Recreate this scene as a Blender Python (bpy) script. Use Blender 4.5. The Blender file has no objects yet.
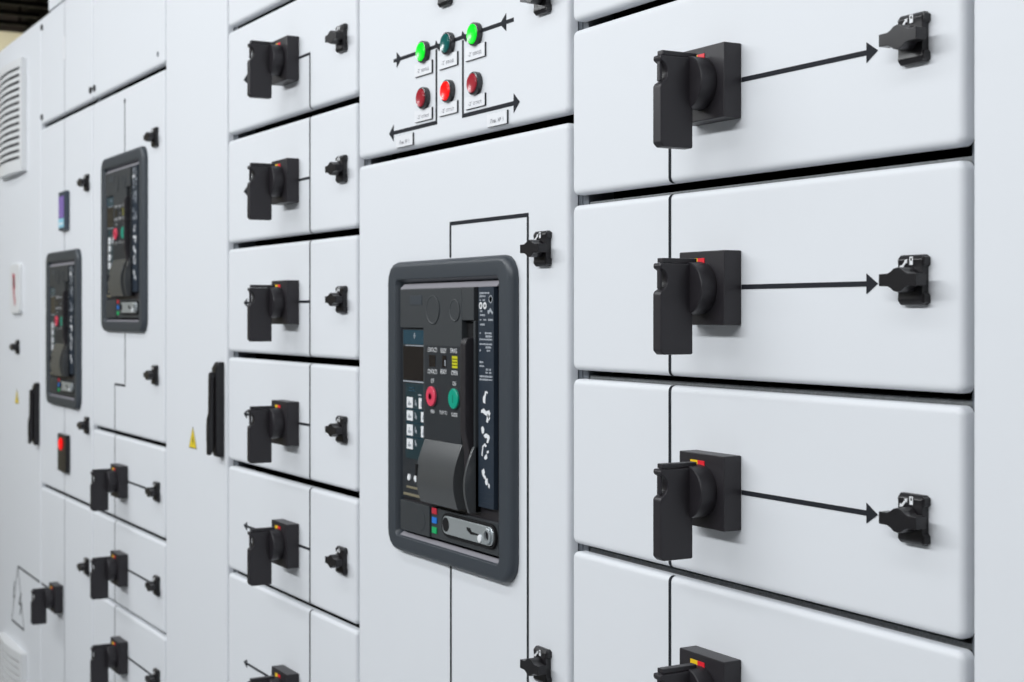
import bpy, bmesh, math, random
from mathutils import Vector, Matrix
random.seed(7)
PI = math.pi
S = bpy.context.scene
COL = S.collection

# ------------------------------------------------------------------ camera geometry (image taken as 1024 x 682)
FPX, VPX, HORY, SCL, CAMZ = 1480.0, -334.0, 313.5, 0.95, 1.5
TH = math.atan2(512 - VPX, FPX)
DIST = FPX / (SCL * (512 - VPX)) * math.sin(TH)      # camera to the cabinet fronts (y = 0)

# ------------------------------------------------------------------ materials
def mat(name, col, rough=0.5, metal=0.0, emit=None, estr=0.0, bump=0.0, bscale=300, spec=0.5, vary=0.0):
    m = bpy.data.materials.new(name)
    m.use_nodes = True
    nt = m.node_tree
    b = nt.nodes['Principled BSDF']
    b.inputs['Base Color'].default_value = (*col, 1)
    b.inputs['Roughness'].default_value = rough
    b.inputs['Metallic'].default_value = metal
    b.inputs['Specular IOR Level'].default_value = spec
    if emit:
        b.inputs['Emission Color'].default_value = (*emit, 1)
        b.inputs['Emission Strength'].default_value = estr
    tc = None
    if bump or vary:
        tc = nt.nodes.new('ShaderNodeTexCoord')
        nz = nt.nodes.new('ShaderNodeTexNoise')
        nz.inputs['Scale'].default_value = bscale
        nz.inputs['Detail'].default_value = 3
        nt.links.new(tc.outputs['Object'], nz.inputs['Vector'])
        if bump:
            bp = nt.nodes.new('ShaderNodeBump')
            bp.inputs['Strength'].default_value = bump
            bp.inputs['Distance'].default_value = 0.001
            nt.links.new(nz.outputs['Fac'], bp.inputs['Height'])
            nt.links.new(bp.outputs['Normal'], b.inputs['Normal'])
        if vary:
            mx = nt.nodes.new('ShaderNodeMix')
            mx.data_type = 'RGBA'
            mx.inputs['A'].default_value = (*[c * (1 - vary) for c in col], 1)
            mx.inputs['B'].default_value = (*[min(1, c * (1 + vary)) for c in col], 1)
            nt.links.new(nz.outputs['Fac'], mx.inputs['Factor'])
            nt.links.new(mx.outputs['Result'], b.inputs['Base Color'])
    return m

M = {}
M['white'] = mat('white_powder_coat', (0.80, 0.82, 0.855), 0.55, bump=0.04, bscale=900, spec=0.4)
M['whiteplate'] = mat('white_laminate', (0.86, 0.87, 0.90), 0.4)
M['grey'] = mat('grey_steel_post', (0.13, 0.145, 0.165), 0.5, 0.0)
M['galv'] = mat('galvanised_rail', (0.17, 0.18, 0.185), 0.5, 0.2, vary=0.6, bscale=500)
M['dark'] = mat('dark_cavity', (0.012, 0.012, 0.013), 0.8, spec=0.2)  # near-black colour puts the shade of gaps and recesses into the insides
M['black'] = mat('black_plastic', (0.024, 0.0215, 0.0255), 0.42, bump=0.08, bscale=1500, spec=0.42)
M['blackgloss'] = mat('black_gloss_plastic', (0.012, 0.011, 0.013), 0.3, spec=0.45)
M['tape'] = mat('dark_mimic_tape', (0.018, 0.020, 0.026), 0.7, spec=0.2)
M['thintape'] = mat('grey_mimic_tape', (0.17, 0.18, 0.21), 0.6)
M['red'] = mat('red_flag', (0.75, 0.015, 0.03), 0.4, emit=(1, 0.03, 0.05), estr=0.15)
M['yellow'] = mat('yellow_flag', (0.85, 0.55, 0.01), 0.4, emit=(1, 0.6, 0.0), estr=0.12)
M['sticker'] = mat('yellow_sticker', (0.85, 0.65, 0.02), 0.5)
M['mark'] = mat('white_print', (0.85, 0.86, 0.88), 0.5)
M['greymark'] = mat('grey_print', (0.40, 0.43, 0.47), 0.5)
M['greytext'] = mat('grey_engraving', (0.12, 0.12, 0.15), 0.6)
M['bezel'] = mat('charcoal_bezel', (0.046, 0.055, 0.067), 0.42, bump=0.06, bscale=1200)
M['face'] = mat('charcoal_cover', (0.040, 0.045, 0.050), 0.48, bump=0.06, bscale=1200)
M['facedark'] = mat('dark_panel', (0.020, 0.024, 0.030), 0.45)
M['grip'] = mat('grey_satin_grip', (0.075, 0.079, 0.083), 0.27, spec=0.7)
M['slope_highlight'] = mat('painted_slope_highlight', (0.32, 0.31, 0.34), 0.35)  # pale colour stands in for light caught on charcoal slopes
M['strip'] = mat('navy_label_strip', (0.022, 0.033, 0.050), 0.4)
M['teal'] = mat('teal_keypad', (0.012, 0.035, 0.046), 0.35)
M['lcd'] = mat('unlit_display', (0.016, 0.013, 0.014), 0.15)
M['lcdhead'] = mat('blue_display_header', (0.025, 0.065, 0.095), 0.2)
M['pink'] = mat('red_push_button', (0.80, 0.06, 0.12), 0.35)
M['pinkdark'] = mat('red_button_mark', (0.5, 0.02, 0.06), 0.4)
M['jade'] = mat('green_push_button', (0.0, 0.36, 0.24), 0.35)
M['jadedark'] = mat('green_button_mark', (0.0, 0.2, 0.14), 0.35)
M['sred'] = mat('red_square', (0.62, 0.03, 0.06), 0.4)
M['sblue'] = mat('blue_square', (0.02, 0.20, 0.70), 0.4)
M['sgreen'] = mat('green_square', (0.01, 0.45, 0.14), 0.4)
M['brass'] = mat('pale_brass', (0.45, 0.40, 0.28), 0.35, 0.6)
M['zinc'] = mat('zinc_plate', (0.52, 0.56, 0.58), 0.32, 0.55, vary=0.1, bscale=400)
M['flagyellow'] = mat('yellow_window', (0.62, 0.60, 0.02), 0.3)
M['litgreen'] = mat('lit_green_lens', (0.0, 0.6, 0.02), 0.2, emit=(0.0, 1.0, 0.02), estr=1.0)
M['offgreen'] = mat('unlit_green_lens', (0.008, 0.13, 0.12), 0.16)
M['litred'] = mat('lit_red_lens', (0.8, 0.0, 0.0), 0.2, emit=(1.0, 0.01, 0.01), estr=0.95)
M['offred'] = mat('unlit_red_lens', (0.42, 0.025, 0.04), 0.2)
M['ring'] = mat('dark_lamp_ring', (0.030, 0.030, 0.034), 0.25, spec=0.6)
M['violet'] = mat('violet_screen', (0.16, 0.10, 0.35), 0.2, emit=(0.30, 0.20, 0.62), estr=0.35)
M['cyan'] = mat('pale_blue_screen', (0.25, 0.55, 0.70), 0.2, emit=(0.35, 0.65, 0.80), estr=0.35)
M['meter'] = mat('slate_meter_case', (0.045, 0.06, 0.085), 0.4)
M['vent'] = mat('white_vent_plastic', (0.78, 0.79, 0.80), 0.45)
M['slot'] = mat('vent_slot_dark', (0.03, 0.03, 0.035), 0.8)
M['concrete'] = mat('grey_epoxy_floor', (0.30, 0.31, 0.32), 0.35, vary=0.06, bscale=3)
M['beige'] = mat('beige_plaster', (0.56, 0.52, 0.38), 0.8, vary=0.03, bscale=4)
M['roomwhite'] = mat('white_plaster', (0.72, 0.72, 0.70), 0.8)
M['roomgrey'] = mat('grey_plaster', (0.30, 0.30, 0.31), 0.8)
M['ceil'] = mat('dark_brown_ceiling', (0.008, 0.006, 0.0065), 0.9, vary=0.2, bscale=3, spec=0.05)
M['tray'] = mat('dark_steel_tray', (0.012, 0.011, 0.011), 0.7, spec=0.1)

# ------------------------------------------------------------------ mesh helpers
class MB:
    """collects geometry in world coordinates; faces carry a material index"""
    def __init__(self):
        self.bm = bmesh.new()
    def quad(self, pts, mi=0):
        vs = [self.bm.verts.new(p) for p in pts]
        f = self.bm.faces.new(vs); f.material_index = mi
        return f
    def merge(self, other, mi=None):
        me = bpy.data.meshes.new('tmp'); other.to_mesh(me); other.free()
        n0 = len(self.bm.faces)
        self.bm.from_mesh(me); bpy.data.meshes.remove(me)
        self.bm.faces.ensure_lookup_table()
        if mi is not None:
            for f in self.bm.faces[n0:]: f.material_index = mi
    def box(self, x0, x1, y0, y1, z0, z1, bev=0.0, mi=0, seg=2):
        b = bmesh.new()
        bmesh.ops.create_cube(b, size=1.0)
        bmesh.ops.scale(b, vec=(abs(x1 - x0), abs(y1 - y0), abs(z1 - z0)), verts=b.verts)
        bmesh.ops.translate(b, vec=((x0 + x1) / 2, (y0 + y1) / 2, (z0 + z1) / 2), verts=b.verts)
        if bev > 0:
            bmesh.ops.bevel(b, geom=b.edges[:], offset=bev, segments=seg, affect='EDGES', profile=0.5)
        self.merge(b, mi)
    def rings(self, rings, mi=0, cap0=True, cap1=True, mis=None):
        vr = [[self.bm.verts.new(p) for p in r] for r in rings]
        n = len(vr[0])
        for k in range(len(vr) - 1):
            for i in range(n):
                j = (i + 1) % n
                f = self.bm.faces.new((vr[k][i], vr[k][j], vr[k + 1][j], vr[k + 1][i]))
                f.material_index = mis[k] if mis else mi
        if cap0: self.bm.faces.new(vr[0]).material_index = mis[0] if mis else mi
        if cap1: self.bm.faces.new(list(reversed(vr[-1]))).material_index = mis[-1] if mis else mi
    def panel(self, x0, x1, z0, z1, yf, yb, r=0.008, er=0.0058, mi=0, hole=None, seg=4):
        """sheet panel with rounded corners r and a rounded front edge er; optional hole (x0,x1,z0,z1,r)"""
        R = [[(x, yf, z) for x, z in rrect(x0 + er + .002, x1 - er - .002, z0 + er + .002, z1 - er - .002, 0.0005)]]
        for k in range(seg + 1):
            a = k / seg * PI / 2
            ins = er * (1 - math.sin(a)); y = yf + er * (1 - math.cos(a))
            R.append([(x, y, z) for x, z in rrect(x0 + ins, x1 - ins, z0 + ins, z1 - ins, max(r - ins, 0.0005))])
        R.append([(x, yb, z) for x, z in rrect(x0, x1, z0, z1, r)])
        if hole:
            hx0, hx1, hz0, hz1, hr = hole
            h = rrect(hx0, hx1, hz0, hz1, hr)
            R = [[(x, yb, z) for x, z in h], [(x, yf, z) for x, z in h]] + R + [[(x, yb, z) for x, z in h]]
            self.rings(R, mi, False, False)
        else:
            self.rings(R, mi)
    def lathe(self, cx, cz, prof, n=32, mi=0, mis=None, cap0=True, cap1=True):
        """profile of (radius, y) about an axis along Y"""
        rr = [[(cx + r * math.cos(2 * PI * i / n), y, cz + r * math.sin(2 * PI * i / n)) for i in range(n)] for r, y in prof]
        self.rings(rr, mi, cap0, cap1, mis)
    def prism(self, pts, axis, a0, a1, bev=0.0, mi=0):
        """polygon pts extruded along axis 'x' (pts = y,z) or 'y' (pts = x,z)"""
        b = bmesh.new()
        def P(p, a): return (a, p[0], p[1]) if axis == 'x' else (p[0], a, p[1])
        v0 = [b.verts.new(P(p, a0)) for p in pts]; v1 = [b.verts.new(P(p, a1)) for p in pts]
        n = len(pts)
        for i in range(n):
            b.faces.new((v0[i], v0[(i + 1) % n], v1[(i + 1) % n], v1[i]))
        b.faces.new(list(reversed(v0))); b.faces.new(v1)
        bmesh.ops.recalc_face_normals(b, faces=b.faces[:])
        if bev > 0:
            ed = [e for e in b.edges if e.calc_face_angle(0) > 0.5]
            bmesh.ops.bevel(b, geom=ed, offset=bev, segments=2, affect='EDGES', profile=0.5)
        self.merge(b, mi)
    def disc(self, cx, cz, r, y0, y1, n=28, mi=0):
        self.lathe(cx, cz, [(r, y0), (r, y1)], n, mi)
    def text(self, body, cx, cz, y, size, mi=0, width=None, thick=0.0002):
        cu = bpy.data.curves.new('t', 'FONT'); cu.body = body; cu.size = 1.0; cu.align_x = 'CENTER'; cu.align_y = 'CENTER'
        cu.resolution_u = 2
        ob = bpy.data.objects.new('t', cu); COL.objects.link(ob)
        dg = bpy.context.evaluated_depsgraph_get(); dg.update()
        ev = ob.evaluated_get(dg); me = ev.to_mesh()
        xs = [v.co.x for v in me.vertices]; ys = [v.co.y for v in me.vertices]
        if xs:
            w = max(xs) - min(xs); mx = (max(xs) + min(xs)) / 2; my = (max(ys) + min(ys)) / 2
            sy = size / 0.72; sx = width / w if width else sy
            vs = [self.bm.verts.new((cx + (v.co.x - mx) * sx, y, cz + (v.co.y - my) * sy)) for v in me.vertices]
            for p in me.polygons:
                try:
                    f = self.bm.faces.new([vs[i] for i in p.vertices]); f.material_index = mi
                except ValueError: pass
        ev.to_mesh_clear()
        bpy.data.objects.remove(ob); bpy.data.curves.remove(cu)

def rrect(x0, x1, z0, z1, r, n=5):
    out = []
    for cx, cz, a0 in ((x1 - r, z0 + r, -90), (x1 - r, z1 - r, 0), (x0 + r, z1 - r, 90), (x0 + r, z0 + r, 180)):
        for i in range(n):
            a = math.radians(a0 + 90 * i / (n - 1))
            out.append((cx + r * math.cos(a), cz + r * math.sin(a)))
    return out

WORLD = {}
def wpos(o): return WORLD.get(o.name, Vector((0, 0, 0)))
def obj(name, mb, mats, parent=None, loc=None, label=None):
    """one mesh object; geometry was given in world coordinates, loc (world) becomes its origin"""
    bm = mb.bm
    bmesh.ops.recalc_face_normals(bm, faces=[f for f in bm.faces])
    origin = Vector(loc) if loc is not None else (wpos(parent) if parent else Vector((0, 0, 0)))
    bmesh.ops.translate(bm, vec=-origin, verts=bm.verts)
    me = bpy.data.meshes.new(name); bm.to_mesh(me); bm.free()
    for m in (mats if isinstance(mats, (list, tuple)) else [mats]): me.materials.append(M[m])
    for p in me.polygons: p.use_smooth = True
    me.set_sharp_from_angle(angle=math.radians(38))
    o = bpy.data.objects.new(name, me); COL.objects.link(o)
    WORLD[o.name] = origin
    wn = o.modifiers.new('weighted_normals', 'WEIGHTED_NORMAL'); wn.keep_sharp = True; wn.weight = 80
    if parent: o.parent = parent; o.location = origin - wpos(parent)
    else: o.location = origin
    if label: o['label'] = label
    return o
def flat(o):
    for p in o.data.polygons: p.use_smooth = False
    return o
def thing(name, loc, label, cat, group=None):
    o = bpy.data.objects.new(name, None); COL.objects.link(o)
    o.empty_display_size = 0.05
    o.location = loc; WORLD[o.name] = Vector(loc)
    o['label'] = label; o['category'] = cat
    if group: o['group'] = group
    return o
def struct(name, mb, m):
    o = obj(name, mb, m); o['kind'] = 'structure'; return o
def place(src, parent, pos):
    """copy of a part and its sub-parts, put at a world position under parent"""
    c = src.copy(); COL.objects.link(c); c.parent = parent
    WORLD[c.name] = Vector(pos); c.location = Vector(pos) - wpos(parent)
    for ch in src.children:
        d = ch.copy(); COL.objects.link(d); d.parent = c
    return c
def dup(root, loc, label, group=None):
    r = root.copy(); COL.objects.link(r); r.location = loc; WORLD[r.name] = Vector(loc)
    r['label'] = label
    if group: r['group'] = group
    for ch in list(root.children):
        c = ch.copy(); COL.objects.link(c); c.parent = r
        for g in list(ch.children):
            d = g.copy(); COL.objects.link(d); d.parent = c
    return r

# ------------------------------------------------------------------ mimic lines: tape stuck on the sheet
ER = 0.0058
def vtape(mb, x, z0, z1, w=0.0046, wrap0=False, wrap1=False, er=ER, mi=0):
    """vertical tape; wrap = follows the rounded edge of its panel (z0/z1 = panel edge there)"""
    t = 0.0004; path = []
    if wrap0:
        for k in range(5):
            a = k / 4 * PI / 2
            path.append((er - (er + t) * math.cos(a), z0 + er - (er + t) * math.sin(a)))
        path = path[::-1]
        path = [(er - (er + t) * math.cos(a), z0 + er - (er + t) * math.sin(a)) for a in [PI / 2 - k * PI / 8 for k in range(5)]]
    else: path.append((-t, z0))
    if wrap1:
        path += [(er - (er + t) * math.cos(a), z1 - er + (er + t) * math.sin(a)) for a in [k * PI / 8 for k in range(5)]]
    else: path.append((-t, z1))
    for (ya, za), (yb, zb) in zip(path[:-1], path[1:]):
        mb.quad([(x - w / 2, ya, za), (x + w / 2, ya, za), (x + w / 2, yb, zb), (x - w / 2, yb, zb)], mi)
    if not wrap0 and not wrap1:
        for s in (-1, 1):
            mb.quad([(x + s * w / 2, -t, z0), (x + s * w / 2, 0, z0), (x + s * w / 2, 0, z1), (x + s * w / 2, -t, z1)], mi)
def htape(mb, x0, x1, z, w=0.0055, mi=0):
    mb.box(x0, x1, -0.0005, -0.00002, z - w / 2, z + w / 2, 0, mi)
def arrow(mb, x, z, dirx, l=0.014, h=0.018, mi=0):
    mb.prism([(x, z), (x - dirx * l, z + h / 2), (x - dirx * l, z - h / 2)], 'y', -0.0006, -0.00004, 0, mi)

# ------------------------------------------------------------------ prototypes: latch and rotary switch
def make_latch(parent, x, z):
    """quarter-turn latch: moulded plate with white lock marks, wing knob"""
    mb = MB()
    w, h = 0.0285, 0.0425
    pr = [(0.0, z - h / 2), (-0.005, z - h / 2), (-0.0085, z - h / 2 + 0.004), (-0.0078, z - 0.012), (-0.0078, z + 0.012),
          (-0.0085, z + h / 2 - 0.004), (-0.005, z + h / 2), (0.0, z + h / 2)]
    mb.prism(pr, 'x', x - w / 2, x + w / 2, 0.0013)
    for s in (-1, 1):
        mb.prism([(x + w / 2 - 0.001, z + s * 0.010), (x + w / 2 + 0.002, z + s * 0.013), (x + w / 2 + 0.002, z + s * 0.019), (x + w / 2 - 0.001, z + s * 0.0205)], 'y', -0.007, 0.0, 0.0006)
    y = -0.0088
    # open padlock ring and slanted arrow
    q = [(x + 0.0005, z + 0.0125), (x + 0.0045, z + 0.0125), (x + 0.0045, z + 0.0195), (x + 0.0005, z + 0.0195)]
    i = [(x + 0.0016, z + 0.0160), (x + 0.0034, z + 0.0160), (x + 0.0034, z + 0.0184), (x + 0.0016, z + 0.0184)]
    for k in range(4):
        j = (k + 1) % 4
        mb.quad([(q[k][0], y, q[k][1]), (q[j][0], y, q[j][1]), (i[j][0], y, i[j][1]), (i[k][0], y, i[k][1])], 1)
    mb.prism([(x - 0.0110, z + 0.0095), (x - 0.0075, z + 0.0100), (x - 0.0035, z + 0.0145), (x - 0.0025, z + 0.0138), (x - 0.0020, z + 0.0175),
              (x - 0.0055, z + 0.0165), (x - 0.0048, z + 0.0158), (x - 0.0088, z + 0.0120), (x - 0.0105, z + 0.0125)], 'y', y, y + 0.0006, 0, 1)
    o = obj('latch', mb, ['blackgloss', 'mark'], parent, (x, 0, z))
    k = MB()
    k.lathe(x, z, [(0.0105, -0.0085), (0.0105, -0.0205), (0.0098, -0.0215)], 28)
    outline = []
    for q in (1, -1):
        outline += [(x + q * 0.0215, z - q * 0.0052), (x + q * 0.0215, z + q * 0.0052), (x + q * 0.0118, z + q * 0.0054)]
        for a in (42, 66, 90, 114, 138):
            outline.append((x + q * 0.0108 * math.cos(math.radians(a)), z + q * 0.0104 * math.sin(math.radians(a))))
        outline.append((x - q * 0.0118, z + q * 0.0054))
    k.prism(outline, 'y', -0.0225, -0.0108, 0.0006)
    obj('knob', k, 'blackgloss', o, (x, -0.02, z))
    return o

def make_switch(parent, x, z):
    """square base with flag window, drum, and a pistol lever hanging down"""
    mb = MB()
    mb.box(x - 0.0367, x + 0.0367, -0.0215, 0.0, z - 0.0367, z + 0.0367, 0.0012)
    base = obj('switch_base', mb, 'black', parent, (x, 0, z))
    f = MB()
    zz = z + 0.0260
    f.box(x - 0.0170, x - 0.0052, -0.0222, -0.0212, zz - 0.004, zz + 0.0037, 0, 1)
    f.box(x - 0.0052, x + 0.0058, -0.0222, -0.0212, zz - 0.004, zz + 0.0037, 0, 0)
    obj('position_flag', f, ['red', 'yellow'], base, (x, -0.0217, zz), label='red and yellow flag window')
    h = MB()
    h.lathe(x, z, [(0.0255, -0.0217), (0.0262, -0.024), (0.0262, -0.0398), (0.0254, -0.0408), (0.010, -0.0408)], 40)
    zb, zt = z - 0.0655, z + 0.0240
    prof = [(-0.0365, zb), (-0.0715, zb), (-0.0755, zb + 0.004), (-0.0755, z - 0.006), (-0.0740, z - 0.0035)]
    for k in range(7):
        a = -PI / 2 + 0.25 + k / 6 * (PI - 0.5)
        prof.append((-0.0735 + 0.0065 * math.cos(a), z + 0.0075 + 0.010 * math.sin(a)))
    prof += [(-0.0742, z + 0.0185), (-0.0752, z + 0.0200), (-0.0752, zt - 0.001), (-0.0740, zt), (-0.0365, zt)]
    h.prism(prof, 'x', x - 0.0068, x + 0.0068, 0.0016)
    handle = obj('switch_lever', h, 'black', parent, (x, -0.045, z))
    s = MB()
    s.box(x - 0.0045, x + 0.0045, -0.0715, -0.030, zt + 0.0004, zt + 0.0050, 0.0006)
    s.box(x - 0.0025, x + 0.0025, -0.0735, -0.0705, z - 0.001, z + 0.0185, 0.0006)
    obj('padlock_slide', s, 'black', handle, (x, -0.06, zt))
    return base, handle

# ------------------------------------------------------------------ layout of the row (x along the fronts, z up)
XB = [-4.885, -4.2620, -3.6820, -3.0700, -2.6715, -2.0705, -1.4595, -0.8535, -0.440]   # bay limits
GL, G = 0.0012, 0.0082                                                                # gap kept at a panel's two sides
TOPZ = 2.330

def make_cabinet(i, label, rails, top=TOPZ):
    x0, x1 = XB[i], XB[i + 1]
    c = thing('switchgear_cabinet', ((x0 + x1) / 2, 0.3, 0), label, 'electrical cabinet', 'steel cabinets of the switchgear row')
    mb = MB()
    e = 0.0008
    a, b = x0 + e, x1 - e
    mb.box(a, b, 0.598, 0.60, 0.1, top); mb.box(a, a + 0.002, 0.052, 0.597, 0.1, top); mb.box(b - 0.002, b, 0.052, 0.597, 0.1, top)
    mb.box(a + 0.0021, b - 0.0021, 0.052, 0.597, top - 0.002, top); mb.box(a + 0.0021, b - 0.0021, 0.052, 0.597, 0.1, 0.102)
    obj('carcass', mb, 'dark', c)
    for s in (0, 1):
        u = MB()
        xa = a if s == 0 else b - 0.012
        u.box(xa, xa + 0.012, 0.0155, 0.051, 0.1, top - 0.003, 0.001)
        obj('upright', u, 'grey', c)
    for z in rails:
        r = MB()
        r.box(a + 0.0125, b - 0.0125, 0.017, 0.045, z - 0.0010, z + 0.0042, 0.0008)
        obj('cross_rail', r, 'galv', c)
    p = MB(); p.box(a, b, 0.02, 0.58, 0.0, 0.099, 0.002); obj('plinth', p, 'grey', c)
    return c

S1T, S2T, C4T = 1.8278, 2.0255, 1.2145
S1ROWS = [1.8278, 1.6252, 1.4243, 1.2245]
S2ROWS = [2.0255, 1.8225, 1.6200, 1.4180, 1.2150, 1.0150]
C4ROWS = [1.2145, 1.0135, 0.8140]
PITCH, GAP = 0.2012, 0.0105
cab = []
names = [
    ('switchgear cabinet at the far end with white louvred vents in its tall door', []),
    ('switchgear cabinet behind the door with the violet screen meter and a circuit breaker', []),
    ('switchgear cabinet holding the highest mounted circuit breaker over three small drawer units', []),
    ('plain cable cabinet with one tall handle and a yellow triangle beside the handle', []),
    ('switchgear cabinet whose drawer units have arrows pointing away from their latches', []),
    ('switchgear cabinet with six pilot lights above the big circuit breaker', []),
    ('switchgear cabinet whose drawer units have long arrows pointing at their latches', [S1T, S1T - .2026, S1T - .4035, S1T - .6033]),
    ('plain white cabinet with no fittings beside the drawer units with long arrows', []),
]
for i, (lb, rl) in enumerate(names):
    cab.append(make_cabinet(i, lb, rl))

# plain end bay: one flush door
d = MB(); d.panel(XB[7] + GL, XB[8] - G, 0.105, TOPZ - 0.003, 0, 0.014); obj('door', d, 'white', cab[7])

# busbar duct along the top of the row
dz = MB(); dz.box(-4.169, XB[8], 0.0, 0.55, TOPZ + 0.002, 2.72, 0.002)
duct = obj('busbar_duct', dz, 'white', None, (-2.3, 0.27, TOPZ + 0.002))
duct['label'] = 'long white busbar duct running along the cabinet tops below the dark ceiling'; duct['category'] = 'duct'

# ------------------------------------------------------------------ drawer units
def make_drawer(x0, x1, ztop, sx, bus, lx, kind, busmode, label, group, czoff, height=None):
    z0, z1 = ztop - (height or PITCH) + GAP, ztop
    a, b = x0 + GL, x1 - G
    zc = ztop - czoff
    t = thing('switchgear_drawer_unit', ((a + b) / 2, 0, z0), label, 'drawer unit', group)
    p = MB(); p.panel(a, b, z0, z1, 0, 0.014, 0.008, ER); obj('front_panel', p, 'white', t)
    bx = MB(); bx.box(a + 0.018, b - 0.018, 0.052, 0.5, z0 + 0.012, z1 - 0.012, 0.001); bx.box(a + 0.03, b - 0.03, 0.0141, 0.0519, z0 + 0.02, z1 - 0.025); obj('tray', bx, 'dark', t)
    m = MB()
    vtape(m, bus, z0 if busmode in ('full', 'down') else zc, zc if busmode == 'down' else z1, 0.0046, busmode in ('full', 'down'), busmode == 'full')
    s = -1 if bus < sx else 1
    htape(m, min(bus - s * 0 - 0.0016, sx + s * 0.037), max(bus + 0.0016, sx + s * 0.037), zc + 0.0008, 0.0042 if kind == 'out_left' else 0.0055)
    if kind == 'arrow':
        tip = lx - 0.0455
        htape(m, sx + 0.037, tip - 0.012, zc + 0.0008, 0.0046); arrow(m, tip, zc + 0.0008, 1)
    elif kind == 'line':
        htape(m, sx + 0.037, lx - 0.016, zc + 0.0008, 0.0046)
    else:
        tip = sx - 0.235
        htape(m, tip + 0.008, sx - 0.037, zc + 0.0008, 0.0042); arrow(m, tip, zc + 0.0008, -1, 0.018, 0.016)
    obj('mimic_line', m, 'tape', t)
    return t, zc

ORD = ['topmost', 'second', 'third', 'fourth', 'fifth', 'sixth', 'lowest']
# stack of long-arrow units
proto = {}
def stack(key, x0, x1, top, n, sx, bus, lx, kind, modes, labels, group, czoff, last=None):
    protos = {}
    for k in range(n):
        md = modes[k]; zt = top[k]; tall = last if k == n - 1 else None
        if md in protos and not tall:
            src, zsrc = protos[md]
            dup(src, Vector(src.location) + Vector((0, 0, zt - zsrc)), labels[k], group)
        else:
            t, zc = make_drawer(x0, x1, zt, sx, bus, lx, kind, md, labels[k], group, tall * .5 if tall else czoff, tall)
            if 'latch' not in proto:
                proto['latch'] = make_latch(t, lx, zc + 0.003); proto['base'], proto['lever'] = make_switch(t, sx, zc)
            else:
                place(proto['latch'], t, (lx, 0, zc + 0.003)); place(proto['base'], t, (sx, 0, zc)); place(proto['lever'], t, (sx, -0.045, zc))
            protos[md] = (t, zt)

stack('s1', XB[6], XB[7], S1ROWS, 4, -1.1827, -1.2649, -0.9125, 'arrow', ['down', 'full', 'full', 'full'],
      ['long-arrow drawer unit whose vertical line shows only below its rotary lever',
       'white drawer unit with long level arrow, second below the cut-off one at the top',
       'white drawer unit with long arrow, directly above the one cut by the lower picture edge',
       'long-arrow drawer unit cut by the lower picture edge, only its switch top showing'],
      'drawer units with long arrows to their latches', 0.1000)
# the cut-off unit above them: only its lower strip shows
t0 = thing('switchgear_drawer_unit', ((XB[6] + XB[7]) / 2, 0, S1T + GAP), 'drawer unit above the long-arrow units, only a bare lower strip showing', 'drawer unit', 'drawer units with long arrows to their latches')
p = MB(); p.panel(XB[6] + GL, XB[7] - G, S1T + GAP, S1T + PITCH, 0, 0.014); obj('front_panel', p, 'white', t0)
bx = MB(); bx.box(XB[6] + 0.02, XB[7] - 0.02, 0.0141, 0.5, S1T + 0.023, S1T + PITCH - 0.012); obj('tray', bx, 'dark', t0)

stack('s2', XB[4], XB[5], S2ROWS, 6, -2.3480, -2.2640, -2.1255, 'out_left', ['down', 'full', 'full', 'full', 'full', 'full'],
      ['topmost whole drawer unit beside the pilot light panel, its line bending down',
       'second drawer unit of the six-high stack, beside the lower edge of the pilot light panel',
       'third whole drawer unit of the six-high stack, level with the top of the big breaker',
       'fourth drawer unit of the six-high stack, level with the tall handle of the cable cabinet',
       'fifth drawer unit of the six-high stack, level with the bottom edge of the big breaker',
       'lowest drawer unit of the six-high stack, an arrow beside its half-cut switch'],
      'drawer units between cable cabinet and big breaker', 0.1013, 0.3000)
t1 = thing('switchgear_drawer_unit', ((XB[4] + XB[5]) / 2, 0, S2T + GAP), 'drawer unit cut by the upper picture edge above the six-high stack, no switch showing', 'drawer unit', 'drawer units between cable cabinet and big breaker')
p = MB(); p.panel(XB[4] + GL, XB[5] - G, S2T + GAP, S2T + PITCH, 0, 0.014); obj('front_panel', p, 'white', t1)
bx = MB(); bx.box(XB[4] + 0.02, XB[5] - 0.02, 0.0141, 0.5, S2T + 0.023, S2T + PITCH - 0.012); obj('tray', bx, 'dark', t1)

stack('c4', XB[2], XB[3], C4ROWS, 3, -3.3970, -3.4742, -3.1240, 'line', ['full', 'full', 'full'],
      ['upper of the three drawer units under the highest mounted circuit breaker',
       'middle of the three drawer units under the highest mounted circuit breaker',
       'lower of the three drawer units under the highest mounted circuit breaker'],
      'drawer units under the highest breaker', 0.0985)
# blank panels that close the stacks towards the floor
def blank(i, z0, z1):
    b = MB(); b.panel(XB[i] + GL, XB[i + 1] - G, z0, z1, 0, 0.014); obj('blank_panel', b, 'white', cab[i])
blank(2, 0.105, C4ROWS[2] - PITCH); blank(4, 0.105, S2ROWS[5] - 0.3000); blank(6, 0.105, S1ROWS[3] - PITCH)
blank(4, S2T + PITCH + GAP, TOPZ - 0.003); blank(6, S1T + PITCH + GAP, TOPZ - 0.003)

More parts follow.
